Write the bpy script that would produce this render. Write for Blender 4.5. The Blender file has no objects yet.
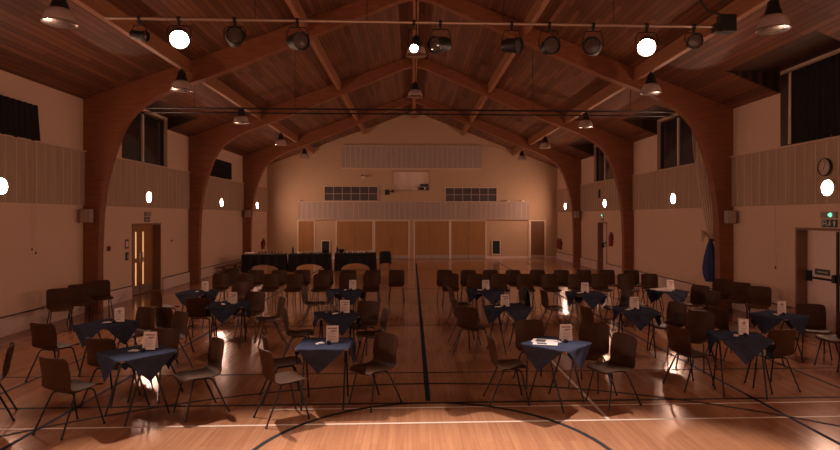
import bpy, bmesh, math, random
from mathutils import Vector, Matrix
random.seed(7)
PI = math.pi
COL = bpy.context.scene.collection
R = math.radians
SK = 0.042                      # the camera stands turned 2.4 degrees to the hall's long axis
def W(x, d): return (x, d - SK * x)

# ------------------------------------------------------------------ mesh builder
class MB:
    def __init__(s): s.v = []; s.f = []; s.m = []
    def add(s, vs, fs, mi=0):
        o = len(s.v); s.v += [tuple(v) for v in vs]
        for f in fs: s.f.append(tuple(i + o for i in f)); s.m.append(mi)
        return s
    def box(s, x0, x1, y0, y1, z0, z1, mi=0):
        return s.add([(x0,y0,z0),(x1,y0,z0),(x1,y1,z0),(x0,y1,z0),(x0,y0,z1),(x1,y0,z1),(x1,y1,z1),(x0,y1,z1)],
              [(0,3,2,1),(4,5,6,7),(0,1,5,4),(1,2,6,5),(2,3,7,6),(3,0,4,7)], mi)
    def prism(s, pts, axis, a0, a1, mi=0):
        """polygon pts (p,q) swept along axis 'x','y' or 'z' from a0 to a1"""
        def P(p, q, a): return {'x':(a,p,q),'y':(p,a,q),'z':(p,q,a)}[axis]
        n = len(pts)
        vs = [P(p,q,a0) for p,q in pts] + [P(p,q,a1) for p,q in pts]
        fs = [tuple(range(n))[::-1], tuple(range(n,2*n))] + [(i,(i+1)%n,(i+1)%n+n,i+n) for i in range(n)]
        return s.add(vs, fs, mi)
    def tube(s, pts, r, n=8, mi=0, cap=True):
        pts = [Vector(p) for p in pts]; rs = r if isinstance(r,(list,tuple)) else [r]*len(pts)
        vs = []; up = None
        for i,p in enumerate(pts):
            a = pts[max(i-1,0)]; b = pts[min(i+1,len(pts)-1)]
            t = (b-a).normalized()
            if up is None:
                up = Vector((0,0,1)) if abs(t.z) < .9 else Vector((0,1,0))
            u = t.cross(up).normalized(); w = u.cross(t).normalized(); up = w
            for k in range(n):
                an = 2*PI*k/n; vs.append(p + (u*math.cos(an) + w*math.sin(an))*rs[i])
        fs = []
        for i in range(len(pts)-1):
            for k in range(n):
                fs.append((i*n+k, i*n+(k+1)%n, (i+1)*n+(k+1)%n, (i+1)*n+k))
        if cap: fs += [tuple(range(n))[::-1], tuple((len(pts)-1)*n+k for k in range(n))]
        return s.add(vs, fs, mi)
    def lathe(s, prof, n=20, mi=0, c=(0,0,0), axis='z', ribs=0):
        """prof [(r,h)...] turned round an axis through c"""
        vs = []; 
        for r,h in prof:
            for k in range(n):
                a = 2*PI*k/n; rr = r*(1+ribs*(1 if k%2 else -1))
                x,y = rr*math.cos(a), rr*math.sin(a)
                p = {'z':(x,y,h),'x':(h,x,y),'y':(y,h,x)}[axis]
                vs.append((p[0]+c[0],p[1]+c[1],p[2]+c[2]))
        fs = []
        for i in range(len(prof)-1):
            for k in range(n):
                fs.append((i*n+k, i*n+(k+1)%n, (i+1)*n+(k+1)%n, (i+1)*n+k))
        if prof[0][0] > 1e-4: fs.append(tuple(range(n))[::-1])
        if prof[-1][0] > 1e-4: fs.append(tuple((len(prof)-1)*n+k for k in range(n)))
        return s.add(vs, fs, mi)
    def xf(s, M, start=0):
        for i in range(start, len(s.v)): s.v[i] = tuple(M @ Vector(s.v[i]))
        return s
    def mesh(s, name, mats, smooth=False):
        me = bpy.data.meshes.new(name); me.from_pydata(s.v, [], s.f)
        for m in (mats if isinstance(mats,(list,tuple)) else [mats]): me.materials.append(m)
        me.polygons.foreach_set('material_index', s.m)
        bm = bmesh.new(); bm.from_mesh(me)
        bmesh.ops.remove_doubles(bm, verts=bm.verts, dist=1e-5) if smooth else None
        bmesh.ops.recalc_face_normals(bm, faces=bm.faces); bm.to_mesh(me); bm.free()
        if smooth:
            me.polygons.foreach_set('use_smooth', [True]*len(me.polygons))
            try: me.set_sharp_from_angle(angle=R(38))
            except Exception: pass
        me.update(); return me
    def build(s, name, mats, parent=None, smooth=False, loc=(0,0,0)):
        o = bpy.data.objects.new(name, s.mesh(name, mats, smooth)); COL.objects.link(o)
        o.location = loc
        if parent: o.parent = parent
        return o
def capless(m):
    k = [i for i,f in enumerate(m.f) if len(f)==4]; m.f = [m.f[i] for i in k]; m.m = [m.m[i] for i in k]; return m
def bevel(o, w=.004, seg=2):
    m = o.modifiers.new('bevel','BEVEL'); m.width = w; m.segments = seg; m.limit_method = 'ANGLE'; return o
def tag(o, label, cat, group=None):
    o['label'] = label; o['category'] = cat
    if group: o['group'] = group
    return o
def thing(name, label, cat, loc=(0,0,0), rz=0, group=None):
    o = bpy.data.objects.new(name, None); COL.objects.link(o); o.empty_display_size = .1
    o.location = loc; o.rotation_euler = (0,0,rz)
    return tag(o, label, cat, group)
def struct(o): o['kind'] = 'structure'; return o
KIDS = {}
def kids(o):
    return [c for c in bpy.data.objects if c.parent == o]
def dup(root, loc, rz, label, group=None, cache={}):
    key = root.name
    if key not in cache: cache[key] = [(c, kids(c)) for c in kids(root)]
    r = root.copy(); COL.objects.link(r); r.location = loc; r.rotation_euler = (0,0,rz)
    r['label'] = label
    if group: r['group'] = group
    for ch, gs in cache[key]:
        c = ch.copy(); COL.objects.link(c); c.parent = r
        for g in gs:
            d = g.copy(); COL.objects.link(d); d.parent = c
    return r

# ------------------------------------------------------------------ materials
def mat(name, col, rough=.5, metal=0, emit=None, es=0, trans=0, alpha=1, spec=.5, sheen=0):
    m = bpy.data.materials.new(name); m.use_nodes = True
    b = m.node_tree.nodes['Principled BSDF']
    b.inputs['Base Color'].default_value = (*col,1); b.inputs['Roughness'].default_value = rough
    b.inputs['Metallic'].default_value = metal; b.inputs['Transmission Weight'].default_value = trans
    b.inputs['Alpha'].default_value = alpha; b.inputs['Specular IOR Level'].default_value = spec
    b.inputs['Sheen Weight'].default_value = sheen
    if emit: b.inputs['Emission Color'].default_value = (*emit,1); b.inputs['Emission Strength'].default_value = es
    return m
def noisy(m, c1, c2, scale=(1,1,1), nscale=5, detail=4, bump=0):
    """object-space noise between two colours"""
    t = m.node_tree; b = t.nodes['Principled BSDF']
    tc = t.nodes.new('ShaderNodeTexCoord'); mp = t.nodes.new('ShaderNodeMapping'); mp.inputs['Scale'].default_value = scale
    n = t.nodes.new('ShaderNodeTexNoise'); n.inputs['Scale'].default_value = nscale; n.inputs['Detail'].default_value = detail
    cr = t.nodes.new('ShaderNodeValToRGB'); cr.color_ramp.elements[0].color = (*c1,1); cr.color_ramp.elements[1].color = (*c2,1)
    cr.color_ramp.elements[0].position = .3; cr.color_ramp.elements[1].position = .7
    t.links.new(tc.outputs['Object'], mp.inputs['Vector']); t.links.new(mp.outputs['Vector'], n.inputs['Vector'])
    t.links.new(n.outputs['Fac'], cr.inputs['Fac']); t.links.new(cr.outputs['Color'], b.inputs['Base Color'])
    if bump:
        bp = t.nodes.new('ShaderNodeBump'); bp.inputs['Strength'].default_value = bump; bp.inputs['Distance'].default_value = .01
        t.links.new(n.outputs['Fac'], bp.inputs['Height']); t.links.new(bp.outputs['Normal'], b.inputs['Normal'])
    return m
def boards(name, c1, c2, mortar, width, height, rough, mort=.006, swap=True, grain=.25, rvar=0):
    """timber boards running along world Y"""
    m = mat(name, c1, rough); t = m.node_tree; b = t.nodes['Principled BSDF']
    tc = t.nodes.new('ShaderNodeTexCoord'); sp = t.nodes.new('ShaderNodeSeparateXYZ'); cb = t.nodes.new('ShaderNodeCombineXYZ')
    t.links.new(tc.outputs['Object'], sp.inputs[0])
    t.links.new(sp.outputs['Y'], cb.inputs['X']); t.links.new(sp.outputs['X'], cb.inputs['Y'])
    br = t.nodes.new('ShaderNodeTexBrick'); br.offset = .37; br.offset_frequency = 2; br.squash = 1
    br.inputs['Scale'].default_value = 1; br.inputs['Brick Width'].default_value = width; br.inputs['Row Height'].default_value = height
    br.inputs['Mortar Size'].default_value = mort; br.inputs['Mortar Smooth'].default_value = .3
    br.inputs['Color1'].default_value = (*c1,1); br.inputs['Color2'].default_value = (*c2,1); br.inputs['Mortar'].default_value = (*mortar,1)
    t.links.new(cb.outputs[0], br.inputs['Vector'])
    mp = t.nodes.new('ShaderNodeMapping'); mp.inputs['Scale'].default_value = (30,1.2,30)
    n = t.nodes.new('ShaderNodeTexNoise'); n.inputs['Scale'].default_value = 1; n.inputs['Detail'].default_value = 5
    t.links.new(tc.outputs['Object'], mp.inputs['Vector']); t.links.new(mp.outputs['Vector'], n.inputs['Vector'])
    mx = t.nodes.new('ShaderNodeMix'); mx.data_type = 'RGBA'; mx.blend_type = 'OVERLAY'; mx.inputs['Factor'].default_value = grain
    t.links.new(br.outputs['Color'], mx.inputs['A']); t.links.new(n.outputs['Fac'], mx.inputs['B'])
    t.links.new(mx.outputs['Result'], b.inputs['Base Color'])
    if rvar:
        mr = t.nodes.new('ShaderNodeMapRange'); mr.inputs['To Min'].default_value = rough-rvar; mr.inputs['To Max'].default_value = rough+rvar
        n2 = t.nodes.new('ShaderNodeTexNoise'); n2.inputs['Scale'].default_value = 1.3; n2.inputs['Detail'].default_value = 3
        t.links.new(tc.outputs['Object'], n2.inputs['Vector'])
        t.links.new(n2.outputs['Fac'], mr.inputs['Value']); t.links.new(mr.outputs['Result'], b.inputs['Roughness'])
    return m

M = {}
M['floor'] = boards('sports_floor', (.30,.135,.070), (.355,.17,.09), (.24,.108,.053), 1.9, .085, .17, .002, grain=.28, rvar=.06)
M['line_black'] = mat('line_black', (.010,.009,.009), .7, spec=.15)
M['line_white'] = mat('line_white', (.60,.50,.42), .5)
M['line_blue'] = mat('line_blue', (.010,.020,.05), .7, spec=.15)
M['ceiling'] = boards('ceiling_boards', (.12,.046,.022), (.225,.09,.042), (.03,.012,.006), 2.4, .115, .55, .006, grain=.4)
M['glulam'] = noisy(mat('glulam', (.3,.1,.04), .45), (.21,.07,.028), (.29,.10,.042), (1.2,1.2,7), 2.0, 6)
M['purlin'] = noisy(mat('purlin', (.33,.14,.06), .5), (.27,.105,.042), (.38,.16,.068), (18,1,18), 1.2, 5)
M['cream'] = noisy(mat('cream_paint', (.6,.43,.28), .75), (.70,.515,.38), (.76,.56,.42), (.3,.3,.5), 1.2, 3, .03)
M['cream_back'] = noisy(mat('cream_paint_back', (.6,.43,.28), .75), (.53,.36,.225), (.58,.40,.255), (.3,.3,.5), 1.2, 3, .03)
M['panel'] = noisy(mat('acoustic_panel', (.4,.29,.21), .7), (.42,.295,.215), (.49,.355,.265), (3,3,.4), 2, 3)
M['panel_grey'] = noisy(mat('acoustic_panel_grey', (.42,.34,.29), .7), (.38,.29,.245), (.45,.355,.30), (3,3,.4), 2, 3)
M['batten'] = mat('batten', (.66,.50,.38), .65)
M['skirting'] = noisy(mat('skirting_white', (.7,.55,.47), .55), (.72,.56,.49), (.80,.64,.56), (1,1,1), 2, 3)
M['trim_white'] = mat('trim_white', (.75,.62,.5), .5)
M['frame_dark'] = mat('frame_dark', (.05,.028,.018), .5)
M['door_wood'] = noisy(mat('door_wood', (.4,.2,.06), .45), (.33,.15,.045), (.43,.21,.07), (14,14,.6), 1.3, 5)
M['door_brown'] = noisy(mat('door_brown', (.25,.11,.04), .45), (.14,.06,.02), (.19,.085,.03), (14,14,.6), 1.3, 5)
M['door_mid'] = noisy(mat('door_mid_wood', (.25,.11,.04), .45), (.34,.165,.055), (.42,.21,.072), (14,14,.6), 1.3, 5)
M['door_pale'] = mat('door_pale', (.82,.66,.60), .5)
M['reveal'] = mat('door_reveal', (.24,.13,.085), .5)
M['kick'] = mat('kick_plate', (.45,.36,.31), .35, .6)
M['glass_dark'] = mat('window_glass', (.03,.028,.032), .08)
M['glass_inner'] = mat('inner_glass', (.075,.065,.068), .15)
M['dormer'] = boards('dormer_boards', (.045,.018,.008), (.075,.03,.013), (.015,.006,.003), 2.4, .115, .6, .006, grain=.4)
M['lit_pane'] = mat('lit_door_pane', (.8,.6,.35), .4, emit=(1,.56,.24), es=.75)
M['black'] = mat('black_paint', (.012,.011,.011), .45)
M['black_cloth'] = noisy(mat('black_cloth', (.008,.008,.009), .9), (.006,.006,.007), (.011,.010,.011), (6,6,2), 4, 3)
M['black_metal'] = mat('black_tube', (.018,.016,.016), .38, .3)
M['shell'] = noisy(mat('brown_polypropylene', (.06,.026,.010), .5, spec=.16), (.046,.0185,.0068), (.064,.026,.0098), (1,1,1), 30, 3)
M['cloth_blue'] = noisy(mat('blue_cloth', (.05,.085,.21), 1.0, spec=0), (.034,.039,.064), (.046,.052,.082), (1,1,1), 9, 4)
M['ply'] = noisy(mat('table_ply', (.3,.17,.08), .5), (.25,.14,.065), (.33,.19,.09), (2,20,2), 1.5, 4)
M['paper'] = mat('paper', (.78,.68,.64), .7)
M['print'] = mat('print_grey', (.36,.24,.24), .7)
M['print_dark'] = mat('print_dark', (.06,.05,.055), .7)
M['lamp'] = mat('lamp_diffuser', (.9,.85,.8), .4, emit=(1,.575,.41), es=460)
M['lamp_base'] = mat('lamp_base', (.75,.68,.6), .4)
M['lens_lit'] = mat('lens_lit', (.9,.8,.7), .3, emit=(1,.72,.50), es=60)
M['lens_off'] = mat('lens_off', (.10,.08,.075), .12, .2)
M['chrome'] = mat('chrome', (.6,.55,.5), .25, 1)
M['steel'] = mat('steel_pipe', (.55,.42,.34), .35, .8)
M['dome'] = mat('ribbed_dome', (.85,.68,.62), .12, trans=.55)
M['grey_plastic'] = mat('grey_plastic', (.32,.27,.25), .5)
M['red'] = mat('red_enamel', (.24,.018,.014), .4)
M['green_sign'] = mat('green_sign', (.012,.05,.035), .4)
M['green_lit'] = mat('green_lit', (.1,.4,.25), .4, emit=(.25,1,.6), es=1.1)
M['white_mark'] = mat('white_mark', (.75,.72,.68), .5)
M['blue_notice'] = mat('blue_notice', (.07,.09,.16), .5)
M['net'] = mat('net_white', (.6,.45,.34), .9, alpha=.45)
M['net_strand'] = mat('net_strand', (.68,.52,.40), .9)
M['blue_canvas'] = noisy(mat('blue_canvas', (.03,.06,.2), .8), (.02,.04,.15), (.04,.07,.22), (12,12,2), 3, 3)
M['clock_face'] = mat('clock_face', (.62,.5,.45), .5)
M['glassware'] = mat('glassware', (.9,.9,.9), .03, trans=1)
M['crockery'] = mat('crockery', (.72,.66,.6), .3)
M['bottle'] = mat('bottle_green', (.015,.03,.015), .1)
M['wood_mid'] = noisy(mat('bench_wood', (.2,.09,.04), .5), (.15,.065,.03), (.22,.10,.045), (2,14,2), 1.5, 4)
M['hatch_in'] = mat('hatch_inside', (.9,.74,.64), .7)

# ------------------------------------------------------------------ the hall
XL, XR, XC = -7.9, 8.1, .1
Y0, YB = -2.6, 30.9
EL, ER, RIDGE, DORM = 5.13, 5.03, 8.14, 5.5
def roof(x): return RIDGE - (XC-x)*(RIDGE-EL)/(XC-XL) if x < XC else RIDGE - (x-XC)*(RIDGE-ER)/(XR-XC)
def xroof(h, side):
    return XC - (RIDGE-h)*(XC-XL)/(RIDGE-EL) if side < 0 else XC + (RIDGE-h)*(XR-XC)/(RIDGE-ER)
ARCH_Y = [7.45, 13.8, 20.15, 26.5]; AT = .24
DORM_R = [(9.3,12.05),(15.6,18.25),(22.0,24.7)]
DORM_L = [(15.55,18.5)]

# floor with its court markings
fl = MB().box(XL-.3, XR+.3, Y0, YB+.3, -.2, 0)
def line(x0,y0,x1,y1,w,mi,z=.0012):
    a = Vector((x0,y0)); b = Vector((x1,y1)); n = (b-a).normalized(); q = Vector((-n.y,n.x))*w/2
    fl.prism([tuple(a-q),tuple(b-q),tuple(b+q),tuple(a+q)],'z',-.001,z,mi)
def arc(cx,cy,r,a0,a1,w,mi,z=.0016,n=72):
    for i in range(n):
        t0 = R(a0+(a1-a0)*i/n); t1 = R(a0+(a1-a0)*(i+1)/n)
        pts = [(cx+(r+k)*math.cos(t),cy+(r+k)*math.sin(t)) for k,t in ((-w/2,t0),(w/2,t0),(w/2,t1),(-w/2,t1))]
        fl.prism(pts,'z',-.001,z,mi)
line(XL+.6,6.26,XR-.6,6.26,.034,2,.001); line(-1.7,6.76,XR-.6,6.76,.03,2,.001)
line(XL+.6,6.93,XR-.6,6.93,.05,1,.0013)
line(XL+.6,8.28,XR-.6,8.28,.04,1,.0013)
line(.2,7.0,.2,YB-3,.07,3,.0011)
line(2.23,6.26,2.23,19,.04,2,.0014); line(-5.35,3,-5.35,28,.05,1,.0012); line(5.75,3,5.75,28,.05,1,.0012)
line(4.33,3,4.33,28,.05,3,.0010); line(-4.05,3,-4.05,28,.05,3,.0010)
for yy in (11.9,18.0,24.4): line(-5.35,yy,5.75,yy,.05,1,.0013)
arc(.18,5.13,1.8,0,360,.055,1); arc(.15,.98,6.75,0,180,.05,1)
struct(fl.build('floor',[M['floor'],M['line_black'],M['line_white'],M['line_blue']]))

# ceiling: two boarded slopes, cut by dormers that have flat soffits and triangular cheeks
ce = MB(); T = .12
def slope(side, dorms):
    xe = XL if side < 0 else XR; xd = xroof(DORM, side)
    ys = [Y0] + [y for d in dorms for y in d] + [YB]
    def slab(xa, xb, ya, yb):
        za, zb = roof(xa), roof(xb)
        ce.prism([(xa,za),(xb,zb),(xb,zb+T),(xa,za+T)],'y',ya,yb)
    slab(XC, xd, Y0, YB)
    for i in range(0,len(ys),2): slab(xd, xe, ys[i], ys[i+1])
    for a,b in dorms:
        xo = xe + side*.25
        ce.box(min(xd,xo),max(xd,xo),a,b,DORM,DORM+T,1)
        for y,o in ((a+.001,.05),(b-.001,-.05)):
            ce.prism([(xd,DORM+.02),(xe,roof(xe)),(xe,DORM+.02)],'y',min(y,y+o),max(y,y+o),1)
slope(-1, DORM_L); slope(1, DORM_R)
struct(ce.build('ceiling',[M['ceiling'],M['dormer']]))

# side walls: solid cells around the openings
def side_wall(name, side, holes, dorms):
    xe = XL if side < 0 else XR; xo = xe + side*.28; he = EL if side < 0 else ER
    w = MB(); ys = sorted({Y0,YB} | {h[0] for h in holes} | {h[1] for h in holes})
    for a,b in zip(ys[:-1],ys[1:]):
        zs = sorted({0.0,he} | {z for h in holes if h[0]<=a and h[1]>=b for z in (h[2],min(h[3],he))})
        for c,d in zip(zs[:-1],zs[1:]):
            if any(h[0]<=a+1e-6 and h[1]>=b-1e-6 and h[2]<=c+1e-6 and h[3]>=d-1e-6 for h in holes): continue
            w.box(min(xe,xo),max(xe,xo),a,b,c,d)
    for a,b in dorms:                               # masonry above the eaves inside each dormer
        hs = [h for h in holes if a-.01<=h[0] and h[1]<=b+.01 and h[3]>he]
        for h in hs:
            for p,q in ((a,h[0]),(h[1],b)):
                if q-p > .01: w.box(min(xe,xo),max(xe,xo),p,q,he,DORM)
            w.box(min(xe,xo),max(xe,xo),h[0],h[1],h[3],DORM)
    return struct(w.build(name, M['cream']))
TL, TR = 3.86, 3.80              # tops of the panelled bands
WIN_L = [(7.9,12.05,TL+.03,4.56),(15.6,18.45,TL+.03,5.42),(21.6,24.5,TL+.03,4.60)]
WIN_R = [(9.4,12.0,TR+.03,5.42),(15.65,18.2,TR+.03,5.42),(22.05,24.65,TR+.03,5.42)]
DOOR_L = (16.15,17.96,0,2.11); DOOR_R1 = (9.62,11.5,0,2.08); DOOR_R2 = (22.95,24.12,0,2.08)
side_wall('wall_left',-1, WIN_L+[DOOR_L], DORM_L)
side_wall('wall_right',1, WIN_R+[DOOR_R1,DOOR_R2], DORM_R)
# back wall with the projection hatch left open, gable above
HX0,HX1,HZ0,HZ1 = -1.0,.92,3.78,4.80
bw = MB()
for (a,b) in ((XL,HX0),(HX0,HX1),(HX1,XR)):
    for (c,d) in ((0,HZ0),(HZ0,HZ1),(HZ1,EL-.1)):
        if (a,c) == (HX0,HZ0): continue
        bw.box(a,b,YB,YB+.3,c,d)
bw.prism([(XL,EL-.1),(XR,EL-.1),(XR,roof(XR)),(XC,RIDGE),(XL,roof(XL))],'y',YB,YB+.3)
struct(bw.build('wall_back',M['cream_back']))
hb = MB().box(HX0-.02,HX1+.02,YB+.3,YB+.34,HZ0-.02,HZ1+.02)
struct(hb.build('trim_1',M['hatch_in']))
fw = MB().prism([(XL,0),(XR,0),(XR,roof(XR)),(XC,RIDGE),(XL,roof(XL))],'y',Y0-.3,Y0)
struct(fw.build('wall_front',M['cream']))
tn = [1]
def trim(mb, mats, smooth=False):
    tn[0] += 1; return struct(mb.build('trim_%d'%tn[0], mats, smooth=smooth))

# hatch surround
h = MB(); e=.05
h.box(HX0-e,HX1+e,YB-.03,YB-.001,HZ1,HZ1+e); h.box(HX0-e,HX1+e,YB-.06,YB-.001,HZ0-e,HZ0)
h.box(HX0-e,HX0,YB-.03,YB-.001,HZ0,HZ1); h.box(HX1,HX1+e,YB-.03,YB-.001,HZ0,HZ1)
trim(h, M['panel'])
# laminated timber arches
PROF = [(-7.55,0),(-7.55,1.4),(-7.51,2.35),(-7.42,3.09),(-7.30,3.58),(-7.18,3.95),(-7.06,4.29),(-6.90,4.60),(-6.70,4.84),(-6.46,5.03),(-6.15,5.22),(-5.84,5.37),(-5.42,5.53),(-4.98,5.68),(-4.37,5.92),(-3.05,6.47),(-2.51,6.70),(-.32,7.63),(XC,7.74)]
inner = PROF + [(2*XC-x,z) for x,z in PROF[-2::-1]]
outer = [(XR-.002,0),(XR-.002,ER-.002)] + [(XC,RIDGE-.002)] + [(XL+.002,EL-.002),(XL+.002,0)]
ordn = ['arch just beyond the lighting bar, mostly overhead','nearest fully visible curved timber arch, by the speaker boxes','second curved timber arch from the camera','farthest curved timber arch, nearest the back wall']
for i,y in enumerate(ARCH_Y):
    a = MB(); n = len(inner)
    # build face strips so that the concave outline fills cleanly
    out = []
    for x,z in inner:
        zz = roof(x)-.003
        if x < -5.2 or x > 5.4:
            # project outward from the hall side towards the wall and eaves corner
            xe = XL+.003 if x < XC else XR-.003
            t = (z/5.6)
            ex, ez = xe, min(z*1.0, roof(xe)-.003)
            out.append((ex, ez) if z < 4.0 else None)
        else: out.append((x, zz))
    # fill missing eaves points: walk up the wall to the eaves and then along the roof
    idx = [k for k,o in enumerate(out) if o is None]
    def span(ks, side):
        xe = XL+.003 if side<0 else XR-.003
        xs = -5.2 if side<0 else 5.4
        m = len(ks); half = m//2
        path = []
        for j in range(m):
            if j < half: path.append((xe, 4.0+(roof(xe)-.003-4.0)*(j+1)/half))
            else:
                tt = (j-half+1)/(m-half+1); x = xe+(xs-xe)*tt; path.append((x, roof(x)-.003))
        return path
    L = [k for k in idx if inner[k][0] < XC]; Rr = [k for k in idx if inner[k][0] > XC]
    for k,p in zip(L, span(L,-1)): out[k] = p
    for k,p in zip(Rr[::-1], span(Rr,1)): out[k] = p
    vs = []
    for (ix,iz),(ox,oz) in zip(inner,out):
        vs += [(ix,y,iz),(ox,y,oz),(ix,y+AT,iz),(ox,y+AT,oz)]
    fs = []
    for k in range(n-1):
        p,q = 4*k,4*(k+1)
        fs += [(p,p+1,q+1,q),(p+2,q+2,q+3,p+3),(p,q,q+2,p+2),(p+1,p+3,q+3,q+1)]
    fs += [(0,2,3,1),(4*n-4,4*n-3,4*n-1,4*n-2)]
    a.add(vs,fs)
    o = a.build('timber_arch', M['glulam'])
    if i: tag(o, ordn[i], 'arch', 'laminated timber arches')
    else: tag(o, 'laminated timber arch overhead in front of the stage lights, nearest the camera','arch','laminated timber arches')
# purlins and ridge beam between the arches
edges = [Y0] + [v for y in ARCH_Y for v in (y,y+AT)] + [YB]
PX = [XC-5.5, XC-2.7, XC, XC+2.7, XC+5.5]
for x in PX:
    for a,b in zip(edges[0::2],edges[1::2]):
        if x == XC: m = MB().prism([(x-.08,7.72),(x+.08,7.72),(x+.08,RIDGE-.04),(x-.08,RIDGE-.04)],'y',a+.003,b-.003)
        else:
            m = MB().prism([(x-.06,roof(x)-.30),(x+.06,roof(x)-.30),(x+.06,roof(x+.06)-.004),(x-.06,roof(x-.06)-.004)],'y',a+.003,b-.003)
        trim(m, M['purlin'])

# panelled bands on the side walls, one per bay, vertical battens at 0.3 m
def band(side, a, b, z0, z1):
    xe = XL if side<0 else XR; m = MB()
    xa, xb = sorted((xe, xe-side*.05)); m.box(xa,xb,a,b,z0,z1)
    y = a+.15
    while y < b-.05:
        x1, x2 = sorted((xe-side*.05, xe-side*.058)); m.box(x1,x2,y-.011,y+.011,z0+.01,z1-.01,1); y += .3
    x1,x2 = sorted((xe, xe-side*.09)); m.box(x1,x2,a,b,z1,z1+.03,1)
    trim(m,[M['panel'],M['batten']])
for a,b in zip(edges[0::2],edges[1::2]):
    band(-1,a+.005,b-.005,2.585,TL); band(1,a+.005,b-.005,2.56,TR)
# tall pale skirting boards, broken at the doors
def skirt(side, a, b, n=[0]):
    n[0]+=1; xe = XL if side<0 else XR; m = MB()
    x1,x2 = sorted((xe,xe-side*.05)); m.box(x1,x2,a,b,0,.36)
    x1,x2 = sorted((xe,xe-side*.062)); m.box(x1,x2,a,b,.36,.375,1)
    return struct(m.build('baseboard_%s_%d'%('left' if side<0 else 'right',n[0]),[M['skirting'],M['frame_dark']]))
for side,door in ((-1,[DOOR_L]),(1,[DOOR_R1,DOOR_R2])):
    for a,b in zip(edges[0::2],edges[1::2]):
        cuts = [a+.005]
        for d in door:
            if a < d[0] and d[1] < b: cuts += [d[0]-.08,d[1]+.08]
        cuts.append(b-.005)
        for p,q in zip(cuts[0::2],cuts[1::2]): skirt(side,p,q)
struct(MB().box(XL,-6.28,YB-.02,YB,0,.13).box(-5.28,-4.17,YB-.02,YB,0,.13).box(4.08,6.5,YB-.02,YB,0,.13).box(7.46,XR,YB-.02,YB,0,.13).build('baseboard_back',M['skirting']))

# windows of the side walls
wn = [0]
def window(side, hole, mull, dark=None):
    wn[0]+=1; xe = XL if side<0 else XR; a,b,z0,z1 = hole
    xi = xe+side*.16
    root = struct(bpy.data.objects.new('window_%d'%wn[0],None)); COL.objects.link(root); root.location = (xe,a,z0)
    def P(mb,name,ma): 
        mb.xf(Matrix.Translation((-xe,-a,-z0))); return mb.build(name,ma,root)
    f = MB(); x1,x2 = sorted((xi-side*.05,xi+side*.05))
    f.box(x1,x2,a,a+.06,z0,z1); f.box(x1,x2,b-.06,b,z0,z1); f.box(x1,x2,a+.06,b-.06,z0,z0+.06); f.box(x1,x2,a+.06,b-.06,z1-.06,z1)
    P(f,'window_frame',M['frame_dark'])
    for y in mull:
        g = MB(); x1,x2 = sorted((xi-side*.06,xi+side*.03)); g.box(x1,x2,y-.045,y+.045,z0+.06,z1-.06); P(g,'mullion',M['trim_white'])
    ed = [a+.06]+[v for y in mull for v in (y-.045,y+.045)]+[b-.06]
    for p,q in zip(ed[0::2],ed[1::2]):
        g = MB(); x1,x2 = sorted((xi-.006,xi+.006)); g.box(x1,x2,p,q,z0+.06,z1-.06); P(g,'pane',M['glass_dark'])
    if dark:
        g = MB(); x1,x2 = sorted((xe+side*.0,xe+side*.06)); g.box(x1,x2,dark[0],dark[1],z0,z1); P(g,'side_panel',M['frame_dark'])
    return root

window(-1,WIN_L[0],[9.9]); window(-1,WIN_L[1],[17.05]); window(-1,WIN_L[2],[23.1])
window(1,WIN_R[0],[10.6],dark=(11.66,11.995)); window(1,WIN_R[1],[16.97]); window(1,WIN_R[2],[23.55])

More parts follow.
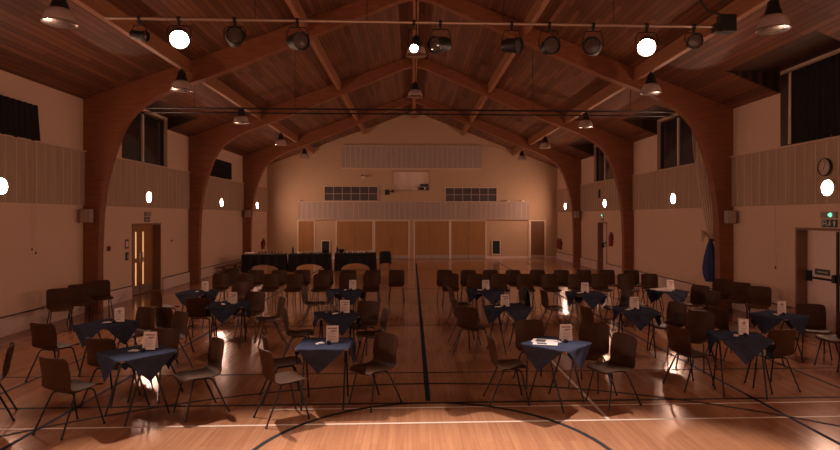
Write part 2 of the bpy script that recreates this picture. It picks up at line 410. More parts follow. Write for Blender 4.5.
# doors
dn = [0]
def door_root(loc):
    dn[0]+=1; o = struct(bpy.data.objects.new('door_%d'%dn[0],None)); COL.objects.link(o); o.location = loc; return o
def side_door(side, hole, leaves, woods, style):
    xe = XL if side<0 else XR; a,b,z0,z1 = hole; root = door_root((xe,a,0))
    def P(mb,name,ma,par=None,sm=False):
        mb.xf(Matrix.Translation((-xe,-a,0))); return mb.build(name,ma,par or root,smooth=sm)
    f = MB(); x1,x2 = sorted((xe-side*.015,xe+side*.262))
    f.box(x1,x2,a,a+.05,0,z1); f.box(x1,x2,b-.05,b,0,z1); f.box(x1,x2,a+.05,b-.05,z1-.05,z1)
    P(f,'door_frame',M['reveal'])
    xi = xe+side*.235
    n = leaves; lw = (b-a-.1)/n
    for k in range(n):
        p,q = a+.05+k*lw+.004, a+.05+(k+1)*lw-.004
        x1,x2 = sorted((xi-side*.02,xi+side*.025))
        m = MB()
        if style == 'slit':
            c = q-.22 if k==0 else p+.22; s=.05
            for (u,v) in ((p,c-s),(c+s,q)): m.box(x1,x2,u,v,.01,z1-.055)
            for (u,v) in ((.01,.28),(.95,1.08),(1.86,z1-.055)): m.box(x1,x2,c-s,c+s,u,v)
        else: m.box(x1,x2,p,q,.01,z1-.055)
        leaf = P(m,'door_leaf',woods)
        if style == 'slit':
            for (u,v) in ((.28,.95),(1.08,1.86)):
                g = MB(); y1,y2 = sorted((xi-side*.006,xi+side*.006)); g.box(y1,y2,c-s,c+s,u,v); P(g,'pane',M['lit_pane'],leaf)
            g = MB(); y1,y2 = sorted((xi-side*.026,xi-side*.02)); g.box(y1,y2,p+.03,q-.03,.02,.25); P(g,'kick_plate',M['kick'],leaf)
            yy = q-.08 if k==0 else p+.08
            g = MB().tube([(xi-side*.02,yy,.95),(xi-side*.07,yy,.95),(xi-side*.07,yy,1.25),(xi-side*.02,yy,1.25)],.012); P(g,'door_handle',M['chrome'],leaf,True)
        else:
            y1,y2 = sorted((xi-side*.09,xi-side*.02))
            g = MB(); g.box(y1,y2,p+.03,p+.12,1.0,1.16); g.box(y1,y2,q-.14,q-.04,.97,1.19); 
            g.tube([(xi-side*.075,p+.08,1.05),(xi-side*.075,q-.09,1.05)],.022)
            P(g,'push_bar',M['black'],leaf)
            g = MB(); y1,y2 = sorted((xi-side*.024,xi-side*.02)); g.box(y1,y2,p+.24,q-.22,1.12,1.24); 
            pl = P(g,'push_plate',M['green_sign'],leaf)
            g = MB(); y1,y2 = sorted((xi-side*.026,xi-side*.024)); g.box(y1,y2,p+.30,q-.28,1.165,1.195); P(g,'plate_lettering',M['kick'],leaf)
            if n == 2 and k == 1:
                g = MB(); y1,y2 = sorted((xi-side*.05,xi-side*.02)); g.box(y1,y2,p,p+.05,.05,z1-.07); P(g,'meeting_stile',M['black'],leaf)
    return root
side_door(-1,DOOR_L,2,M['door_wood'],'slit')
side_door(1,DOOR_R1,2,M['door_pale'],'bar')
side_door(1,DOOR_R2,1,M['door_pale'],'bar')
def back_door(x0,x1,leaves,ma,z1=2.07):
    root = door_root((x0,YB,0))
    def P(mb,name,m,par=None,sm=False): mb.xf(Matrix.Translation((-x0,-YB,0))); return mb.build(name,m,par or root,smooth=sm)
    f = MB(); f.box(x0-.07,x0,YB-.05,YB-.001,0,z1+.07); f.box(x1,x1+.07,YB-.05,YB-.001,0,z1+.07); f.box(x0,x1,YB-.05,YB-.001,z1,z1+.07)
    P(f,'door_frame',M['trim_white'])
    lw = (x1-x0)/leaves
    for k in range(leaves):
        p,q = x0+k*lw+.006, x0+(k+1)*lw-.006
        leaf = P(MB().box(p,q,YB-.035,YB-.002,.01,z1-.005),'door_leaf',ma)
        P(MB().box(p+.02,q-.02,YB-.04,YB-.035,.02,.2),'kick_plate',M['kick'],leaf)
        hx = q-.07 if k==0 else p+.07
        P(MB().tube([(hx,YB-.035,1.0),(hx,YB-.08,1.0),(hx,YB-.08,1.15),(hx,YB-.035,1.15)],.01),'door_handle',M['chrome'],leaf,True)
s = 30.75/560
back_door(-6.2,-5.36,1,M['door_wood'])
back_door(-4.11,-2.18,2,M['door_mid']); back_door(-2.02,-.2,2,M['door_mid'])
back_door(.16,2.03,2,M['door_mid']); back_door(2.17,4.05,2,M['door_mid']); back_door(6.6,7.36,1,M['door_brown'])

# ribbed panels on the back wall
def back_band(x0,x1,z0,z1,dep,ledge):
    m = MB().box(x0,x1,YB-dep,YB-.001,z0,z1)
    x = x0+.2
    while x < x1-.05: m.box(x-.012,x+.012,YB-dep-.008,YB-dep,z0+.02,z1-.02,1); x += .28
    m.box(x0-.02,x1+.02,YB-dep-.03,YB-.001,z0-ledge,z0,1)
    m.box(x0-.02,x1+.02,YB-dep-.015,YB-.001,z1,z1+.03,1)
    trim(m,[M['panel_grey'],M['batten']])
back_band(-6.2,6.48,2.2,3.12,.16,.04); back_band(-3.85,3.85,5.0,6.2,.07,.05)
# corner post where the band ends
trim(MB().box(6.46,6.54,YB-.06,YB-.001,0,2.14), M['trim_white'])
# dark glazed strips high on the back wall
for (x0,x1,z0,z1) in ((-4.78,-1.9,3.2,3.96),(1.86,4.68,3.17,3.9)):
    wn[0]+=1; root = struct(bpy.data.objects.new('window_%d'%wn[0],None)); COL.objects.link(root); root.location = (x0,YB,z0)
    f = MB(); w,hh = x1-x0,z1-z0; e=.05
    f.box(-e,w+e,-.05,-.001,hh,hh+e); f.box(-e,w+e,-.06,-.001,-e,0); f.box(-e,0,-.05,-.001,0,hh); f.box(w,w+e,-.05,-.001,0,hh)
    f.build('window_frame',M['batten'],root)
    g = MB()
    for k in range(1,6): g.box(w*k/6-.018,w*k/6+.018,-.03,-.012,0,hh)
    for k in range(6): g.box(w*k/6+.018*(k>0),w*(k+1)/6-.018*(k<5),-.03,-.012,hh/2-.018,hh/2+.018)
    g.build('glazing_bars',M['panel_grey'],root)
    MB().box(0,w,-.01,-.001,0,hh).build('pane',M['glass_inner'],root)

# ------------------------------------------------------------------ wall fittings
# round bulkhead lamps; each faces into the hall
lab = {-1:['round glowing wall lamp on the near left panelling, cut by the picture edge','round glowing wall lamp above the slit-window door on the left','round glowing wall lamp third along the left wall','round glowing wall lamp farthest along the left wall'],
        1:['round glowing wall lamp under the clock on the right wall','round glowing wall lamp second along the right wall, left of the net','round glowing wall lamp above the far right fire door','round glowing wall lamp farthest along the right wall']}
lamp0 = thing('wall_lamp',lab[-1][0],'lamp',(XL+.05,10.96,2.885),0,'round wall lamps')
capless(MB().lathe([(.165,0),(.17,.03),(.165,.075),(.15,.078),(.146,.05)],28,axis='x')).build('lamp_base',M['lamp_base'],lamp0,True)
MB().lathe([(.142,.05),(.142,.058),(.10,.064),(.001,.066)],28,axis='x').build('diffuser',M['lamp'],lamp0,True)
LY = {-1:[16.91,23.23,28.5],1:[10.44,16.8,22.9,28.9]}
for k,y in enumerate(LY[-1]): dup(lamp0,(XL+.05,y,2.885),0,lab[-1][k+1])
for k,y in enumerate(LY[1]): dup(lamp0,(XR-.05,y,2.86),PI,lab[1][k])
for sd,x in ((-1,XL+.05),(1,XR-.05)):
    dup(lamp0,(x,4.6,2.87),0 if sd<0 else PI,'round glowing wall lamp on the %s wall level with the front tables'%('left' if sd<0 else 'right'))

def text_mesh(txt, size, align='CENTER'):
    cu = bpy.data.curves.new('txt','FONT'); cu.body = txt; cu.size = size; cu.align_x = align; cu.align_y = 'CENTER'; cu.extrude = .001
    o = bpy.data.objects.new('txt',cu); COL.objects.link(o)
    dg = bpy.context.evaluated_depsgraph_get(); me = bpy.data.meshes.new_from_object(o.evaluated_get(dg))
    vs = [tuple(v.co) for v in me.vertices]; fs = [tuple(p.vertices) for p in me.polygons]
    bpy.data.objects.remove(o); bpy.data.curves.remove(cu); return vs,fs
# clock above the near right lamp
ck = thing('wall_clock','round wall clock with numerals above the near right lamp','clock',(XR-.06,10.56,3.27),PI/2)   # local -Y faces -X... see below
ck.rotation_euler = (0,0,-PI/2)          # local -Y points to the hall (-X)
capless(MB().lathe([(.172,0),(.178,-.03),(.168,-.05),(.155,-.05),(.155,-.03)],32,axis='y')).build('rim',M['frame_dark'],ck,True)
MB().lathe([(.155,-.01),(.155,-.034)],32,axis='y').build('face',M['clock_face'],ck)
nm = MB()
for i in range(1,13):
    vs,fs = text_mesh(str(i),.052); a = 2*PI*i/12; s0=len(nm.v); nm.add(vs,fs)
    nm.xf(Matrix.Translation((.118*math.sin(a),-.036,.118*math.cos(a))) @ Matrix.Rotation(PI/2,4,'X'),s0)
nm.build('numerals',M['black'],ck)
for L_,w_,an in ((.075,.012,200),(.11,.009,25)):
    m = MB().box(-w_/2,w_/2,-.043,-.040,-.015,L_); m.xf(Matrix.Rotation(R(an),4,'Y')); m.build('hand',M['black'],ck)

# fire exit signs: dark plate with door, running figure and arrow, small lamp unit above
def exit_sign(side,y,z,w,hh,label,lit):
    xe = XL+.001 if side<0 else XR-.001
    r = thing('exit_sign',label,'sign',(xe,y,z),(PI/2 if side<0 else -PI/2))   # local -Y into hall
    bevel(MB().box(-w/2,w/2,-.02,0,0,hh).build('plate',M['green_sign'],r),.003)
    q = hh; m = MB(); yy=(-.024,-.0205)
    def b(x0,x1,z0,z1): m.box(x0,x1,yy[0],yy[1],z0,z1)
    x0 = -w*.42                                   # doorway
    b(x0,x0+.03*w,q*.12,q*.88); b(x0+.22*w,x0+.25*w,q*.12,q*.88); b(x0+.03*w,x0+.22*w,q*.8,q*.88); b(x0+.03*w,x0+.22*w,q*.4,q*.52)
    cx = w*.02                                    # running figure
    m.lathe([(.001,-.024),(q*.09,-.024),(q*.09,-.0205),(.001,-.0205)],12,c=(cx+.03*w,0,q*.82),axis='y')
    for pts in ([(cx,q*.72),(cx+.06*w,q*.70),(cx+.02*w,q*.42),(cx-.05*w,q*.44)],[(cx-.05*w,q*.44),(cx+.02*w,q*.44),(cx+.10*w,q*.30),(cx+.06*w,q*.22)],
                [(cx-.05*w,q*.46),(cx+.0*w,q*.42),(cx-.06*w,q*.14),(cx-.11*w,q*.16)],[(cx+.02*w,q*.68),(cx+.05*w,q*.62),(cx+.12*w,q*.50),(cx+.10*w,q*.46)]):
        m.prism(pts,'y',yy[0],yy[1])
    ax = w*.34                                    # arrow
    m.prism([(ax-.09*w,q*.55),(ax,q*.88),(ax+.09*w,q*.55)],'y',*yy); b(ax-.03*w,ax+.03*w,q*.14,q*.55)
    m.build('pictogram',M['white_mark'],r)
    bevel(MB().box(-w/2,w/2,-.05,0,hh+.03,hh+.15).build('lamp_housing',M['grey_plastic'],r),.006)
    if lit:
        MB().lathe([(.001,-.085),(.03,-.08),(.045,-.05),(.045,-.045)],16,c=(w*.18,0,hh+.09),axis='y').build('indicator_lamp',M['green_lit'],r,True)
    else: MB().box(-w*.4,w*.4,-.053,-.05,hh+.06,hh+.12).build('lamp_lens',M['panel_grey'],r)
exit_sign(-1,17.05,2.16,.34,.14,'small dark pictogram sign above the slit-window door',False)
exit_sign(1,10.53,2.10,.40,.15,'fire exit pictogram sign with green lamp above the near right door',True)
exit_sign(1,23.5,2.15,.30,.13,'small exit sign with green lamp above the far right fire door',True)

# small speaker boxes on brackets beside the arches
def speaker(x,y,z,rz,label):
    r = thing('speaker_box',label,'speaker',(x,y,z),rz,'small wall speakers')
    bevel(MB().box(-.11,.11,-.09,.09,-.16,.16).build('cabinet',M['grey_plastic'],r),.01)
    MB().box(-.095,.095,-.098,-.091,-.145,.145).build('grille',M['panel_grey'],r)
    MB().box(-.03,.03,.09,.16,-.04,.04).build('bracket',M['black'],r)
speaker(-7.72,13.63,2.33,0,'grey speaker box on the nearest left arch')
speaker(7.92,13.63,2.30,0,'grey speaker box on the nearest right arch')
speaker(-7.62,26.33,2.45,0,'grey speaker box on the farthest left arch')
speaker(7.82,26.33,2.42,0,'grey speaker box on the farthest right arch')

# fire extinguishers on the walls
def extinguisher(x,y,z,label,scale=1):
    r = thing('fire_extinguisher',label,'fire extinguisher',(x,y,z))
    MB().lathe([(.001,0),(.075,.0),(.08,.02),(.08,.40),(.06,.46),(.025,.49),(.025,.52)],16).build('cylinder',M['red'],r,True)
    MB().box(-.02,.02,-.09,.02,.52,.56).build('trigger',M['black'],r)
    MB().tube([(0,-.02,.53),(.07,-.06,.50),(.10,-.05,.35),(.095,-.02,.18)],.012).build('hose',M['black'],r,True)
    sd=-1 if x<0 else 1
    xs=sorted((sd*.07,sd*.10)); MB().box(xs[0],xs[1],-.03,.03,.2,.4).build('bracket',M['black'],r)
    r.scale=(scale,)*3
extinguisher(XL+.10,29.75,.62,'red fire extinguisher on the left wall behind the buffet')
extinguisher(XR-.10,30.35,.58,'red fire extinguisher in the far right corner, nearer the back wall')
extinguisher(XR-.10,29.95,.55,'red fire extinguisher in the far right corner, left of the skirting end')
extinguisher(XR-.09,22.3,1.12,'red fire extinguisher beside the far right fire door')

# notices, call points, blind cords
def wallbox(name,side,y,z,w,hh,d,ma,label,cat,face=None):
    xe = XL if side<0 else XR; a,b = sorted((xe+(-side)*.001,xe-side*d))
    r = thing(name,label,cat,(xe,y,z))
    m = MB().box(a-xe,b-xe,-w/2,w/2,0,hh); bevel(m.build('body',ma,r),.004)
    if face:
        a,b = sorted((-side*d,-side*(d+.004))); MB().box(a,b,-w*.32,w*.32,hh*.2,hh*.8).build('face',face,r)
wallbox('notice',-1,15.86,1.42,.20,.26,.012,M['blue_notice'],'small blue notice on the wall left of the slit-window door','notice',M['paper'])
wallbox('switch_plate',-1,15.85,1.10,.12,.22,.03,M['black'],'dark switch plate under the blue notice by the left door','switch',M['grey_plastic'])
wallbox('call_point',-1,14.9,1.42,.10,.12,.05,M['red'],'red fire call point between the first left arch and the door','fire alarm',M['frame_dark'])
wallbox('call_point',-1,18.75,1.50,.10,.05,.03,M['red'],'small red fitting right of the slit-window door','fire alarm')
wallbox('sounder_box',1,23.7,3.12,.14,.36,.10,M['black'],'dark alarm sounder above the far right wall lamp','fire alarm',M['frame_dark'])
def cord(side,y,z0,z1,label):
    xe = (XL if side<0 else XR)-side*.075
    r = thing('blind_cord',label,'cord',(xe,y,z0))
    MB().tube([(0,0,.06),(0,0,z1-z0)],.004,6).build('string',M['batten'],r)
    MB().lathe([(.001,0),(.014,.01),(.012,.05),(.004,.065)],10).build('toggle',M['black'],r,True)
cord(-1,12.0,1.52,TL+.03,'longer blind cord with dark toggle on the near left wall')
cord(-1,11.88,1.60,TL+.03,'shorter blind cord with dark toggle on the near left wall')
cord(1,12.05,1.15,TR+.03,'blind cord hanging down the near right wall')

# curtains over the windows
def curtain(side,y0,y1,z0,z1,ma,label,name='blackout_curtain',amp=.025,lam=.17,rail=None,edge=False,taper=0):
    xe = (XL if side<0 else XR)-side*.10
    r = thing(name,label,'curtain',(xe,y0,z0))
    n = int((y1-y0)/lam*6); vs=[]; fs=[]; nz=8
    for j in range(nz+1):
        for i in range(n+1):
            y=(y1-y0)*i/n; ph=2*PI*y/lam+.7*math.sin(y*1.7)
            zz=(z1-z0)*j/nz
            yy=y+ (taper*(1-j/nz)*i/n)
            vs.append((math.sin(ph)*amp*(1-.3*j/nz),yy,zz+(.012*math.sin(ph*.37) if j==0 else 0)))
    for j in range(nz):
        for i in range(n):
            a=j*(n+1)+i; fs.append((a,a+1,a+n+2,a+n+1))
    o = MB().add(vs,fs).build('drape',ma,r,True); sm=o.modifiers.new('s','SOLIDIFY'); sm.thickness=.006
    if edge:
        m = MB()
        for k in range(3): m.tube([(0,(y1-y0)+.02+.03*k,0),(0.01*k,(y1-y0)+.02+.03*k,z1-z0)],.016,6)
        m.build('pale_lining',M['net_strand'],r,True)
    if rail:
        MB().tube([(0,-.25,z1-z0+.03),(0,y1-y0+.22,z1-z0+.03)],.02).build('curtain_pole',M['steel'],r,True)
curtain(-1,8.2,12.0,TL+.02,4.62,M['black_cloth'],'black cloth hung over the near left window',taper=.08)
curtain(-1,21.55,24.6,TL+.05,4.62,M['black_cloth'],'black cloth hung over the far left window')
curtain(1,9.4,11.5,TR+.05,5.36,M['black_cloth'],'tall black curtain on a pole at the near right window',rail=True,edge=True)

# divider net: rail pair across the hall, net gathered against the right wall
rl = thing('curtain_rail','pair of thin dark rails across the hall for the divider net','rail',(0,14.28,4.98))
MB().tube([(-7.15,0,.05),(7.75,0,.05)],.022).build('upper_rail',M['black_metal'],rl,True)
MB().tube([(-7.15,0,-.06),(7.75,0,-.06)],.018).build('lower_rail',M['black_metal'],rl,True)
for x in (-5.45,-2.95,3.1,5.65):
    MB().tube([(x,0,.05),(x,0,roof(x)-.31-4.98 if abs(x)>5 else roof(x)-4.985)],.006,6).build('hanger_wire',M['black_metal'],rl)
for x in (-6.95,7.1): MB().box(x-.14,x+.14,-.03,.03,.08,.12).build('rail_bracket',M['steel'],rl)
nt = thing('divider_net','pale net gathered and tied beside the near right arch','net',(7.72,14.30,0))
ns = MB()
for k in range(16):
    t = k/15; xt = -.45+.62*t; yt = .06*math.sin(k*2.1); xb = .03+.12*t
    ns.tube([(xt,yt,4.85),(xt*.92+.02,yt,4.0),(xt*.6+.05,yt*.8,2.9),(xb,yt*.4,1.72)],.006,6)
ns.build('net_strands',M['net_strand'],nt,True)
vs=[];fs=[]
for j in range(13):
    t=j/12; z=4.86-(4.86-1.75)*t; e=t**1.8
    for i in range(25):
        u=i/24; x=(-.45+.62*u)*(1-e)+(.03+.12*u)*e; y=.05*math.sin(u*30)*(1-.6*t)
        vs.append((x,y,z))
for j in range(12):
    for i in range(24): a=j*25+i; fs.append((a,a+1,a+26,a+25))
MB().add(vs,fs).build('net_body',M['net'],nt,True)
MB().lathe([(.07,-.03),(.085,0),(.07,.03)],16,c=(.09,0,1.7)).build('tie',M['frame_dark'],nt,True)
fm = MB()
for k in range(7):
    fm.tube([(.08,0,1.70),(-.02-.03*k,.03*math.sin(k),1.80+.028*k),(-.06-.014*k,.03*math.cos(k),1.95-.05*k)],[.02,.03,.012],6)
fm.build('gathered_end',M['net_strand'],nt,True)
MB().lathe([(.05,1.67),(.10,1.5),(.155,1.25),(.19,1.0),(.18,.8),(.12,.62),(.001,.60)],18,c=(.06,0,0),ribs=.05).build('blue_hem',M['blue_canvas'],nt,True)

# ------------------------------------------------------------------ stage lighting bar
BY, BZ = 8.5, 5.25
bar = thing('lighting_bar','horizontal metal bar overhead carrying the theatre lights','bar',(0,BY,BZ))
MB().tube([(-4.55,0,0),(4.75,0,0)],.024,12).build('pipe',M['steel'],bar,True)
for x in (-2.35,-.68,1.4,3.1): MB().tube([(x,0,.02),(x,0,roof(x)-BZ-.003)],.005,6).build('hanger_wire',M['black_metal'],bar)
def lantern(x, drop, yaw, pitch, rad, length, lit, label):
    """theatre spot: clamp on the bar, yoke, can, lens; yaw/pitch aim it (0 = at the camera end)"""
    r = thing('theatre_spotlight',label,'spotlight',(x,BY,BZ),0,'theatre lights on the bar')
    c = MB(); c.lathe([(.042,-.022),(.042,.022)],14,axis='x'); c.box(-.015,.015,-.012,.012,-.09,-.03); c.build('clamp',M['black'],r,True)
    w = rad+.03
    MB().tube([(w,0,-drop),(w,0,-drop+rad*.9),(w*.75,0,-.10),(-w*.75,0,-.10),(-w,0,-drop+rad*.9),(-w,0,-drop)],.009,6).build('yoke',M['black'],r,True)
    A = Matrix.Translation((0,0,-drop)) @ Matrix.Rotation(yaw,4,'Z') @ Matrix.Rotation(pitch,4,'X')
    L = length
    b = capless(MB().lathe([(.001,L*.57),(rad*.55,L*.55),(rad*.8,L*.5),(rad*.92,L*.25),(rad*.92,-L*.3),(rad*1.06,-L*.32),(rad*1.06,-L*.5),(rad*.95,-L*.5),(rad*.9,-L*.34)],22,axis='y')).xf(A)
    can = b.build('can',M['black'],r,True)
    l = MB().lathe([(rad*.9,-L*.34),(rad*.9,-L*.40),(rad*.6,-L*.44),(.001,-L*.46)],20,axis='y').xf(A)
    le = l.build('lens',M['lens_lit'] if lit else M['lens_off'],can,True)
    if lit:
        ld = bpy.data.lights.new('beam','SPOT'); ld.energy = lit; ld.color = (1,.82,.74); ld.shadow_soft_size = .07
        ld.spot_size = R(74); ld.spot_blend = .35
        lo = bpy.data.objects.new('beam',ld); COL.objects.link(lo); lo.parent = r
        d = A.to_3x3() @ Vector((0,-1,0)); lo.location = A @ Vector((0,-L*.5-.02,0)); lo.rotation_euler = d.to_track_quat('-Z','Y').to_euler()
    return r
SP = 2000
lantern(-4.05,.25,R(80),R(10),.075,.24,0,'small grey theatre light at the left end of the bar')
lantern(-3.47,.27,R(25),R(32),.14,.26,SP,'brightly lit theatre light on the left of the bar')
lantern(-2.65,.27,R(20),R(-5),.13,.26,0,'dark theatre light just right of the left bright one')
lantern(-1.72,.31,R(38),R(10),.13,.28,0,'dark theatre light above the aisle side of the left purlin')
lantern(.03,.37,R(0),R(30),.065,.22,1500,'small lit theatre light at the middle of the bar')
lantern(.43,.33,R(-45),R(15),.125,.30,0,'dark theatre light right beside the small lit one')
lantern(1.52,.33,R(48),R(10),.115,.28,0,'dark theatre light second right of the bar middle')
lantern(2.1,.34,R(8),R(5),.13,.24,0,'unlit theatre light with its open lens facing the camera')
lantern(2.78,.34,R(-28),R(5),.13,.26,0,'dark theatre light just left of the right bright one')
lantern(3.62,.30,R(-25),R(32),.14,.26,SP,'brightly lit theatre light on the right of the bar')
lantern(4.36,.24,R(-15),R(10),.11,.24,0,'dark theatre light near the right end of the bar')
jb = thing('junction_box','black junction box on the right end of the lighting bar','box',(4.88,BY,BZ+.02))
bevel(MB().box(-.12,.12,-.08,.08,-.11,.16).build('case',M['black'],jb),.01)
MB().box(-.21,-.12,-.06,.06,-.11,.02).build('socket_block',M['black'],jb)
MB().tube([(.02,.0,.16),(-.10,.0,.17),(-.28,.02,.24),(-.42,.03,.42),(-.48,.03,.65),(-.49,.03,.90),(-.49,.03,roof(4.4)-BZ-.03)],.018,8).build('cable',M['black'],jb,True)

# ------------------------------------------------------------------ pendant high-bay lamps
pl = thing('pendant_lamp','','pendant lamp',(0,0,0),0,'unlit ribbed glass pendant lamps')
MB().lathe([(.03,.49),(.035,.46),(.08,.44),(.095,.34),(.125,.27),(.13,.225)],20).build('housing',M['black'],pl,True)
o = MB().lathe([(.125,.225),(.165,.205),(.198,.16),(.220,.10),(.234,.04),(.240,.0)],40,ribs=.012)
o.f = [f for f in o.f if len(f)==4]; o.m = [0]*len(o.f)
g = o.build('glass_dome',M['dome'],pl,True); sm = g.modifiers.new('s','SOLIDIFY'); sm.thickness=.006
MB().lathe([(.236,-.006),(.246,0),(.246,.012),(.236,.014)],40).build('rim',M['chrome'],g,True)
rd = MB().tube([(0,0,.48),(0,0,.50)],.012,8).build('suspension_rod',M['black'],pl)
places = []
for k,(dl,dr) in enumerate(((8.6,8.7),(13.15,13.15),(17.75,18.1),(23.1,23.6),(28.2,28.6))):
    nth = ('nearest','second','third','fourth','farthest')[k]
    xl,xr = PX[0],PX[4]
    places.append((xl,W(xl,dl)[1],roof(xl)-.30-.50,'%s ribbed glass pendant lamp along the left purlin'%nth))
    places.append((xr,W(xr,dr)[1],roof(xr)-.30-.50,'%s ribbed glass pendant lamp along the right purlin'%nth))
x,y,z,l = places[0]; pl.location=(x,y,z); pl['label']=l
for x,y,z,l in places[1:]: dup(pl,(x,y,z),0,l)
for d,l in ((13.2,'nearer ribbed glass pendant lamp hung from the ridge'),(17.75,'farther ribbed glass pendant lamp hung from the ridge')):
    r = dup(pl,(XC,d,6.10),0,l)
    for c in kids(r):
        if c.name.startswith('suspension_rod'):
            c.data = MB().tube([(0,0,.48),(0,0,7.72-6.10)],.012,8).mesh('suspension_rod_long',M['black'])

# small spot fitting and projector kit at the hatch
sf = thing('wall_spotlight','small spot fitting on the back wall left of the hatch','lamp',(-2.72,YB,4.55))
MB().box(-.06,.06,-.06,-.001,-.02,.06).build('base',M['frame_dark'],sf); 
MB().lathe([(.03,0),(.07,.12),(.075,.14)],14,c=(-.07,-.1,-.06),axis='x').build('lamp_head',M['lamp_base'],sf,True)
MB().lathe([(.03,0),(.07,.12),(.075,.14)],14,c=(.0,-.1,-.06),axis='x').build('lamp_head',M['lamp_base'],sf,True)
pj = thing('projector','projector standing on the ledge at the right of the hatch','projector',(.66,YB+.02,HZ0+.002))
bevel(MB().box(-.21,.21,-.0,.26,0,.16).build('case',M['black'],pj),.01)
MB().lathe([(.06,.0),(.065,-.05),(.05,-.06),(.001,-.055)],16,c=(.05,0,.09),axis='y').build('lens',M['crockery'],pj,True)
MB().box(-.2,.2,.01,.25,.22,.34).build('upper_unit',M['black'],pj); MB().box(-.19,-.16,.05,.08,.16,.22).box(.16,.19,.05,.08,.16,.22).build('stand_feet',M['black'],pj)
bx = tag(bevel(MB().box(-.16,.16,0,.2,0,.14).build('cream_box',M['crockery'],loc=(.15,YB+.04,HZ0+.002)),.01),'small pale box on the hatch ledge left of the projector','box')
cm = thing('bracket_speaker','black speaker on an arm left of the hatch','speaker',(-1.35,YB,3.65))
bevel(MB().box(-.12,.12,-.42,-.2,-.14,.14).build('cabinet',M['black'],cm),.01)
MB().tube([(0,-.2,0),(.1,-.1,.02),(.3,-.02,.08)],.02).build('arm',M['black'],cm,True); MB().box(.24,.36,-.02,-.001,0,.16).build('wall_plate',M['black'],cm)
# black panel heaters set low in the back wall
for x,l in ((-4.72,'black grille with white frame low on the back wall, left of the doors'),(4.66,'black grille with white frame low on the back wall, right of the doors')):
    r = thing('wall_grille',l,'vent',(x,YB-.021,.20))
    f = MB(); f.box(-.25,-.2,-.04,0,0,.84); f.box(.2,.25,-.04,0,0,.84); f.box(-.2,.2,-.04,0,.78,.84); f.box(-.2,.2,-.04,0,0,.06); f.build('frame',M['trim_white'],r)
    g = MB().box(-.2,.2,-.015,-.0,.06,.78)
    for k in range(9): g.box(-.19,.19,-.028,-.015,.09+.076*k,.125+.076*k)
    g.build('louvres',M['black'],r)
for x,l in ((4.95+.35,'left small downlight on top of the back wall band'),(6.1,'right small downlight on top of the back wall band'),(-6.12,'small light fitting at the left end of the back wall band')):
    r = thing('band_light',l,'lamp',(x,YB-.1,3.155))
    MB().lathe([(.10,0),(.11,.03),(.09,.06),(.001,.065)],16).build('cover',M['lamp_base'],r,True)

# ------------------------------------------------------------------ chairs
ch0 = thing('chair','','chair',(0,0,0),0,'brown moulded chairs around the tables')
prof = [(.235,.415,.37),(.225,.438,.41),(.17,.448,.44),(.09,.442,.45),(.0,.434,.45),(-.09,.432,.445),(-.155,.445,.44),(-.195,.48,.435),(-.213,.535,.435),(-.224,.595,.435),(-.234,.655,.44),(-.245,.715,.44),(-.256,.77,.435),(-.264,.81,.42),(-.268,.83,.345)]
vs=[];fs=[]; NU=10
for j,(y,z,w) in enumerate(prof):
    t=j/(len(prof)-1)
    for i in range(NU+1):
        u=2*i/NU-1; x=u*w/2
        back = max(0,min(1,(j-6)/3)); seat = 1-back
        yy = y + back*.055*u*u*(1 if j<13 else .9); zz = z + seat*(.022*u*u if 1<j<8 else .012*u*u)
        if j<=1: zz -= .012*(1-u*u)*0
        vs.append((x,yy,zz))
for j in range(len(prof)-1):
    for i in range(NU): a=j*(NU+1)+i; fs.append((a,a+1,a+NU+2,a+NU+1))
me = MB().add(vs,fs)
sh = me.build('seat_shell',M['shell'],ch0,True)
m_=sh.modifiers.new('s','SOLIDIFY'); m_.thickness=.010; m_.offset=0
m_=sh.modifiers.new('b','SUBSURF'); m_.levels=1; m_.render_levels=1
for sx in (-1,1):
    for pts in ([(sx*.115,.10,.418),(sx*.155,.125,.412),(sx*.168,.135,.39),(sx*.205,.225,.0)],[(sx*.115,-.07,.412),(sx*.155,-.09,.405),(sx*.168,-.10,.385),(sx*.210,-.275,.0)]):
        lg = MB().tube(pts,.0105,8).build('leg',M['black_metal'],ch0,True)
        a_,b_ = Vector(pts[2]),Vector(pts[3]); MB().tube([a_.lerp(b_,.945),b_],.0145,8).build('foot_cap',M['black'],lg,True)
MB().tube([(-.115,.10,.418),(.115,.10,.418)],.0105).tube([(-.115,-.07,.412),(.115,-.07,.412)],.0105).tube([(-.1,.10,.418),(-.1,-.07,.412)],.009).tube([(.1,.10,.418),(.1,-.07,.412)],.009).build('seat_frame',M['black_metal'],ch0,True)
first=[True]
GT='brown moulded chairs around the tables'; GR='brown moulded chairs in the rows at the back'; GW='brown moulded chairs against the side walls'
def chair(x,d,deg,label,group=GT):
    X,Y = W(x,d)
    if first[0]:
        first[0]=False; ch0.location=(X,Y,0); ch0.rotation_euler=(0,0,-R(deg)); ch0['label']=label; ch0['group']=group; return ch0
    return dup(ch0,(X,Y,0),-R(deg),label,group)

